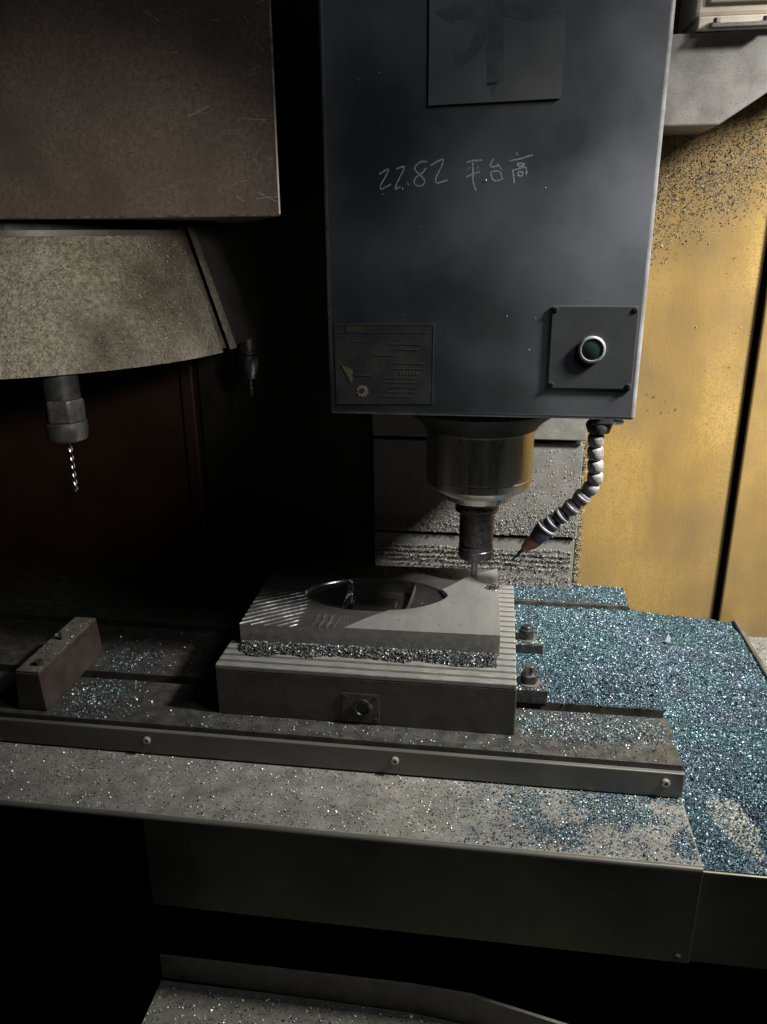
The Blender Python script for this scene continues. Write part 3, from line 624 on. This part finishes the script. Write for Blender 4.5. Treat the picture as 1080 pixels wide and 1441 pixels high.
link('shank', lathe([(0, 0.391), (0.0165, 0.391), (0.0165, 0.3545), (0, 0.3545)], axis=(x, y), seg=36), 'black', d1_, smooth=40)
bm = prism([(x + 0.0198 * math.cos(0.2 + k * math.pi / 3), y + 0.0198 * math.sin(0.2 + k * math.pi / 3)) for k in range(6)], 'xy', 0.3325, 0.3543, 0.002)
link('hex_nut', bm, 'nutsteel', d1_)
link('collar', lathe([(0, 0.3323), (0.0185, 0.3323), (0.0196, 0.3310), (0.0196, 0.3260), (0.0182, 0.3150), (0.0165, 0.3135), (0.0050, 0.3135), (0, 0.3150)], axis=(x, y), seg=44), 'nutsteel', d1_, smooth=32)
link('drill', twist_drill(x, y, 0.314, 0.2600, 0.0030, 3.2), 'bright', d1_, smooth=50)
x, y = -0.312, 0.980
d2_ = tool_holder('tool_holder', 'small dark tool holder hanging at the rear right of the tool changer', x, y, 0.392)
link('shank', lathe([(0, 0.391), (0.0125, 0.391), (0.0125, 0.358), (0.0145, 0.356), (0.0145, 0.345), (0.0105, 0.335), (0.009, 0.327), (0, 0.327)], axis=(x, y), seg=32), 'blackm', d2_, smooth=40)
link('drill', twist_drill(x, y, 0.328, 0.3030, 0.0025, 2), 'blackm', d2_, smooth=50)

# ------------------------------------------------------------------ chip beds (packed chips as height fields)
def bed(name, x0, x1, y0, y1, zf, step=0.0022):
    nx_, ny_ = int((x1 - x0) / step) + 2, int((y1 - y0) / step) + 2
    A, B = np.meshgrid(np.linspace(x0, x1, nx_), np.linspace(y0, y1, ny_), indexing='ij')
    Z = zf(A, B) + rng.normal(0, 0.0004, A.shape)
    ii = np.arange(nx_ * ny_).reshape(nx_, ny_)
    f = np.stack([ii[:-1, :-1], ii[1:, :-1], ii[1:, 1:], ii[:-1, 1:]], -1).reshape(-1, 4)
    return npmesh(name, np.stack([A, B, Z], -1), f, BED)
def pan_thick(x, y):
    t = 0.007 + 0.004 * sstep(0.78, 1.0, y) + 0.040 * (1 - sstep(-0.01, 0.035, x - TR)) * sstep(0.74, 0.90, y) * (1 - 0.7 * sstep(1.02, 1.06, y))
    t = t + 0.009 * (fbm(x, y, 22, 5) - 0.5)
    t = t * sstep(0.612, 0.655, y - 0.020 * (fbm(x, y, 60, 9) - 0.5)) + 0.0004
    bare = 1 - sstep(0.45, 1.2, np.hypot((x - 0.2500 - 0.25 * (0.682 - y)) / 0.033, (y - 0.682) / 0.066) + 0.7 * (fbm(x, y, 40, 3) - 0.5))
    t = t * (1 - bare) - 0.0012 * bare
    return t
def pan_z(x, y): return ZP + pan_thick(x, y)
bp_ = bed('packed_chips', 0.2022, 0.3555, 0.6120, WALL - 0.003, pan_z)
stuff(bp_, 'deep bed of blue steel chips filling the pan right of the table', 'chips')
def tab_thick(x, y):
    t = 0.0050 * sstep(0.795, 0.83, y) * (1 - sstep(0.985, 1.030, y)) * sstep(0.036, 0.10, x + 0.06 * sstep(0.80, 0.84, y))
    t *= 0.7 + 0.8 * fbm(x, y, 18, 22)
    return t + 0.0012 - 0.006 * (1 - sstep(0.7915, 0.797, y)) - 0.008 * sstep(1.028, 1.036, y)
bt_ = bed('packed_chips', 0.0345, 0.204, 0.790, 1.036, tab_thick)
stuff(bt_, 'drift of blue steel chips between the slots on the right of the table', 'chips')

# loose chips
x, y = scatter(190000, 0.2012, 0.3555, 0.6125, WALL - 0.003, lambda x, y: 0.30 + 0.70 * sstep(-0.0008, 0.004, pan_thick(x, y)))
z = np.maximum(pan_z(x, y), ZP) + rng.uniform(0.0002, 0.0016, len(x))
stuff(chips('loose_chips', np.c_[x, y, z], CHIP, BLUE, (0.0006, 0.0026), flat=0.85), 'glittering blue steel chips lying over the pan', 'chips')
x, y = scatter(125000, 0.0345, 0.203, 0.790, 1.036, lambda x, y: 0.35 + 0.65 * sstep(0, 0.002, tab_thick(x, y)))
stuff(chips('loose_chips', np.c_[x, y, np.maximum(tab_thick(x, y), 0) + rng.uniform(0.0002, 0.0016, len(x))], CHIP, BLUE, (0.0006, 0.0026), flat=0.85), 'glittering blue chips around the clamps on the table', 'chips')
x, y = scatter(24000, 0.034, TR, 1.0525, TB1, lambda x, y: 0.25 + 0.75 * sstep(1.060, 1.072, y))
stuff(chips('loose_chips', np.c_[x, y, rng.uniform(0.0003, 0.002, len(x))], CHIP, BLUE, (0.0006, 0.0024), flat=0.85), 'band of blue chips on the rear edge of the table', 'chips')
def dfront(x, y):
    c = np.exp(-((x - 0.105) / 0.060) ** 2) * np.exp(-((y - 0.745) / 0.020) ** 2)
    return np.clip(c * 2.6 * (0.35 + fbm(x, y, 40, 31)) + 0.03 + 0.12 * fbm(x, y, 70, 32) ** 2, 0, 1) * (np.abs(y - 0.782) > 0.0088)
x, y = scatter(36000, -0.30, TR - 0.001, TB0 + 0.001, 0.790, lambda x, y: dfront(x, y) * ((x > 0.035) | (y < 0.7205)))
stuff(chips('loose_chips', np.c_[x, y, rng.uniform(0.0003, 0.0013, len(x))], CHIP, np.concatenate([BLUE, SILV[:2]]), (0.0007, 0.0025), flat=0.7), 'chips strewn on the front edge of the table', 'chips')
def dleft(x, y):
    c = np.exp(-((x + 0.435) / 0.034) ** 2 - ((y - 0.738) / 0.040) ** 2) + 0.7 * np.exp(-((x + 0.43) / 0.03) ** 2 - ((y - 0.82) / 0.025) ** 2)
    return np.clip(c * (0.3 + fbm(x, y, 60, 41)) + 0.05 * fbm(x, y, 50, 42), 0, 1) * (np.abs(y - 0.782) > 0.009)
x, y = scatter(15000, -0.479, -0.292, TB0 + 0.001, 0.90, dleft)
stuff(chips('loose_chips', np.c_[x, y, rng.uniform(0.0003, 0.0012, len(x))], CHIP, np.concatenate([SILV, BLUE]), (0.0012, 0.003), flat=0.6), 'chips scattered beside the red brown block on the table', 'chips')
def dcover(x, y):
    b = sstep(-0.02, 0.13, x) * np.clip(6.0 * (fbm(x, y, 26, 51) - 0.43), 0, 1) * sstep(0.600, 0.618, y) * (1 - 0.7 * sstep(0.655, 0.688, y) * (x < 0.12))
    return np.clip(0.025 + 0.09 * fbm(x, y, 50, 52) ** 1.5 + 0.10 * sstep(-0.05, 0.05, x) + 0.85 * b, 0, 1)
x, y = scatter(120000, -0.56, 0.1985, 0.5995, 0.6865, dcover)
pal = np.where((x > 0.02)[:, None], BLUE[rng.integers(0, 8, len(x))], SILV[rng.integers(0, 6, len(x))])
pc_ = np.c_[x, y, ZC + rng.uniform(0.0002, 0.0010, len(x))]
k = x > -0.02
stuff(chips('loose_chips', pc_[k], CHIP, np.concatenate([BLUE, SILV[2:4]]), (0.0007, 0.0026), flat=0.5), 'blue and dark chips spilled on the right end of the way cover', 'chips')
stuff(chips('loose_chips', pc_[~k], CHIP, SILV, (0.0008, 0.0024), flat=0.6), 'fine silvery chips sprinkled over the dim left of the way cover', 'chips')
# pile along the front of the workpiece
n = 13000
x = rng.uniform(-0.272, 0.012, n); yb = pc[1] - PD / 2 + (x - pc[0]) * math.tan(pa)
wd = 0.013 + 0.018 * fbm(x, x * 0 + 0.3, 40, 61) + 0.004 * sstep(-0.05, 0, x)
f = rng.random(n) ** 0.9; y = yb - 0.0008 - f * wd
hgt = (0.0050 + 0.003 * fbm(x, y, 60, 62)) * np.sin(np.pi * np.clip(f * 0.85 + 0.15, 0, 1)) 
z = CZ + 0.0004 + hgt * rng.random(n) ** 0.5
stuff(chips('loose_chips', np.c_[x, y, z], CHIP, np.concatenate([SILV, SILV, BLUE[:4]]) * 0.46, (0.0008, 0.0032), flat=0.9), 'ridge of silvery chips heaped along the front of the milled plate', 'chips')
# tray
x, y = scatter(9000, -0.333, 0.30, 0.42, 0.60, lambda x, y: (0.35 + 0.65 * fbm(x, y, 30, 71)) * (y < np.interp(x, [p[0] for p in pts], [p[1] for p in pts]) - 0.003))
stuff(chips('loose_chips', np.c_[x, y, -0.2622 + rng.uniform(0, 0.001, len(x))], CHIP, SILV, (0.0012, 0.0034), flat=0.6), 'silvery chips littering the lower tray', 'chips')
x, y = scatter(2600, 0.363, 0.60, 0.80, WALL - 0.014, lambda x, y: 0.7 + 0 * x)
stuff(chips('loose_chips', np.c_[x, y, -0.0617 + rng.uniform(0, 0.001, len(x))], CHIP, SILV, (0.0012, 0.003), flat=0.5), 'dull chips on the ledge beyond the pan rail', 'chips')
x, y = scatter(2200, 0.205, 0.352, 0.63, WALL - 0.01, lambda x, y: np.clip(3 * (fbm(x, y, 30, 141) - 0.35), 0, 1) * (pan_thick(x, y) > 0.002))
P1 = np.c_[x, y, pan_z(x, y) + 0.0012]
x, y = scatter(1500, 0.075, 0.198, 0.80, 1.03, lambda x, y: np.clip(3 * (fbm(x, y, 30, 142) - 0.35), 0, 1))
P1 = np.concatenate([P1, np.c_[x, y, np.maximum(tab_thick(x, y), 0) + 0.0012]])
stuff(chips('long_chips', P1, CHIP, np.concatenate([BLUE, SILV[2:4]]), (0.0026, 0.0062), flat=0.7), 'longer curled chips lying among the fine blue ones', 'chips')
# chips on the workpiece and on the clamps
x, y = scatter(260, -0.10, 0.012, 0.785, 0.955, lambda x, y: (x > np.interp(y, bx, bxx)) * 0.5)
stuff(chips('loose_chips', np.c_[x, y, 0 * x + PZ1 + 0.0004], CHIP, SILV[2:4], (0.0006, 0.0016), flat=0.3), 'few dark specks of swarf on the smooth half of the plate', 'chips')
n = 320; a = rng.normal(size=(n, 3)) * np.array((0.0042, 0.0030, 0.0012)); a[:, 2] = np.abs(a[:, 2])
stuff(chips('loose_chips', a + np.array((0.0060, 0.900, PZ1 + 0.0004)), CHIP, SILV[2:4] * 0.6, (0.001, 0.0026), flat=0.9), 'small dark heap of swarf near the right edge of the plate', 'chips')
P = []
for cy, top in ((0.7945, 0.0205), (0.900, 0.0195)):
    n = 700; q = np.c_[rng.uniform(0.035, 0.0695, n), rng.uniform(cy - 0.014, cy + 0.016, n), np.full(n, top + 0.0006)]
    P.append(q[np.hypot(q[:, 0] - 0.05, q[:, 1] - cy - 0.001) > 0.0105])
stuff(chips('loose_chips', np.concatenate(P), CHIP, np.concatenate([SILV, BLUE]), (0.0012, 0.003), flat=0.6), 'chips lying on top of the two clamp bars', 'chips')
n = 500; P = np.c_[rng.uniform(-0.511, -0.4845, n), rng.uniform(0.702, 0.831, n), np.full(n, 0.0498)]
P = P[rng.random(n) < 0.15 + 0.85 * sstep(-0.496, -0.486, P[:, 0])]
stuff(chips('loose_chips', P, CHIP, SILV, (0.0008, 0.0022), flat=0.5), 'fine swarf along the worn top edge of the red brown block', 'chips')

# stuck chips on upright faces
def wallscatter(n, x0, x1, z0, z1, dens, yf):
    x = rng.uniform(x0, x1, n); z = rng.uniform(z0, z1, n); k = rng.random(n) < dens(x, z); x, z = x[k], z[k]
    return np.c_[x, 0 * x + yf - rng.uniform(0.0001, 0.0006, len(x)), z]
def dwall(x, z):
    e = 0.490 + 0.42 * (x - 0.20) + 0.05 * (fbm(x, z, 24, 81) - 0.5)
    return np.clip(sstep(e - 0.045, e + 0.07, z) * (0.35 + 0.8 * fbm(x, z, 60, 82)), 0, 1) + 0.004
stuff(chips('stuck_chips', wallscatter(46000, 0.135, 0.331, 0.25, 0.66, dwall, WALL), GRIT, np.concatenate([DARK, DARK, DARK, GREYC[2:3], np.array([(0.20, 0.15, 0.07), (0.15, 0.14, 0.09), (0.12, 0.115, 0.08)])]), (0.0006, 0.0027), up=(0, -1, 0), flat=0.35), 'dark chips splashed on the yellow wall under the grey casting', 'chips')
def dmid(x, z):
    return np.clip(0.05 + 0.30 * sstep(0.20, 0.12, z) * 0 + sstep(0.135, 0.09, z) * 0 + np.clip((0.145 - z) / 0.05, 0, 1) ** 1.5 * (0.4 + fbm(x, z, 60, 91)) + 0.12 * np.clip((0.20 - z) / 0.08, 0, 1), 0, 1)
P = wallscatter(26000, -0.171, 0.123, 0.084, 0.221, dmid, 1.096); P[:, 1] -= 0.0025 * np.clip((0.115 - P[:, 2]) / 0.03, 0, 1) * rng.random(len(P))
stuff(chips('stuck_chips', P, GRIT, GREYC, (0.0007, 0.0026), up=(0, -1, 0.3), flat=0.5), 'crust of grey chips along the bottom of the middle column sheet', 'chips')
P = []
for zz, n, wv in ((0.0600, 900, 0.0007), (0.0535, 2000, 0.0009), (0.0460, 1700, 0.0009), (0.0385, 1200, 0.0008), (0.031, 700, 0.0008), (0.012, 1600, 0.007)):
    x = rng.uniform(-0.168, 0.119, n); z = zz + 0.003 * (fbm(x, x * 0 + zz * 50, 25, 95) - 0.5) * 2 + rng.normal(0, wv, n) - 0.012 * (x - 0.0) * 0.15
    P.append(np.c_[x, 1.0993 - np.abs(rng.normal(0, 0.0018, n)), z])
stuff(chips('stuck_chips', np.concatenate(P), GRIT, GREYC, (0.0008, 0.0028), up=(0, -0.8, 0.6), flat=0.6), 'wavy ridges of grey swarf on the lowest column sheet', 'chips')
# chip fringe at the column cover's right edge
n = 1500; z = rng.uniform(-0.03, 0.222, n); x = 0.1245 + np.abs(rng.normal(0, 0.0035, n)) * (0.4 + fbm(z, z * 0, 40, 97) * 1.2)
stuff(chips('stuck_chips', np.c_[x, 1.1145 - np.abs(rng.normal(0, 0.003, n)), z], GRIT, np.concatenate([GREYC, DARK]), (0.001, 0.003), up=(0.3, -0.9, 0.2), flat=0.6), 'fringe of swarf between the column cover and the yellow wall', 'chips')
# bright specks on the head
P = wallscatter(34, HX0 + 0.01, HX1 - 0.01, 0.36, 0.68, lambda x, z: 1 + 0 * x, HY)
stuff(chips('stuck_chips', P, CHIP, SILV[4:5] * 1.3, (0.0006, 0.0014), up=(0, -1, 0), flat=0.6), 'tiny bright specks stuck on the front of the spindle head', 'chips')
# crust grains on the tool changer guard
n = 17000; a = rng.uniform(aS - 2.2, aS - 0.03, n); f = rng.random(n)
k = rng.random(n) < np.clip(0.05 + 2.6 * (fbm(a, f, 7, 101) - 0.45) + 0.5 * (f > 0.95), 0, 1); a, f = a[k], f[k]
r = 0.224 + 0.042 * f + 0.0004
stuff(chips('stuck_chips', np.c_[tcx + r * np.cos(a), tcy + r * np.sin(a), 0.503 - 0.123 * f], GRIT, np.concatenate([GREYC * np.array((1.4, 1.3, 1.07)), np.array([(0.17, 0.145, 0.112), (0.14, 0.118, 0.09), (0.36, 0.33, 0.26)])]), (0.0006, 0.0022), up=(0.3, -0.8, 0.35), flat=1.1), 'dried chip crust on the conical guard of the tool changer', 'chips')
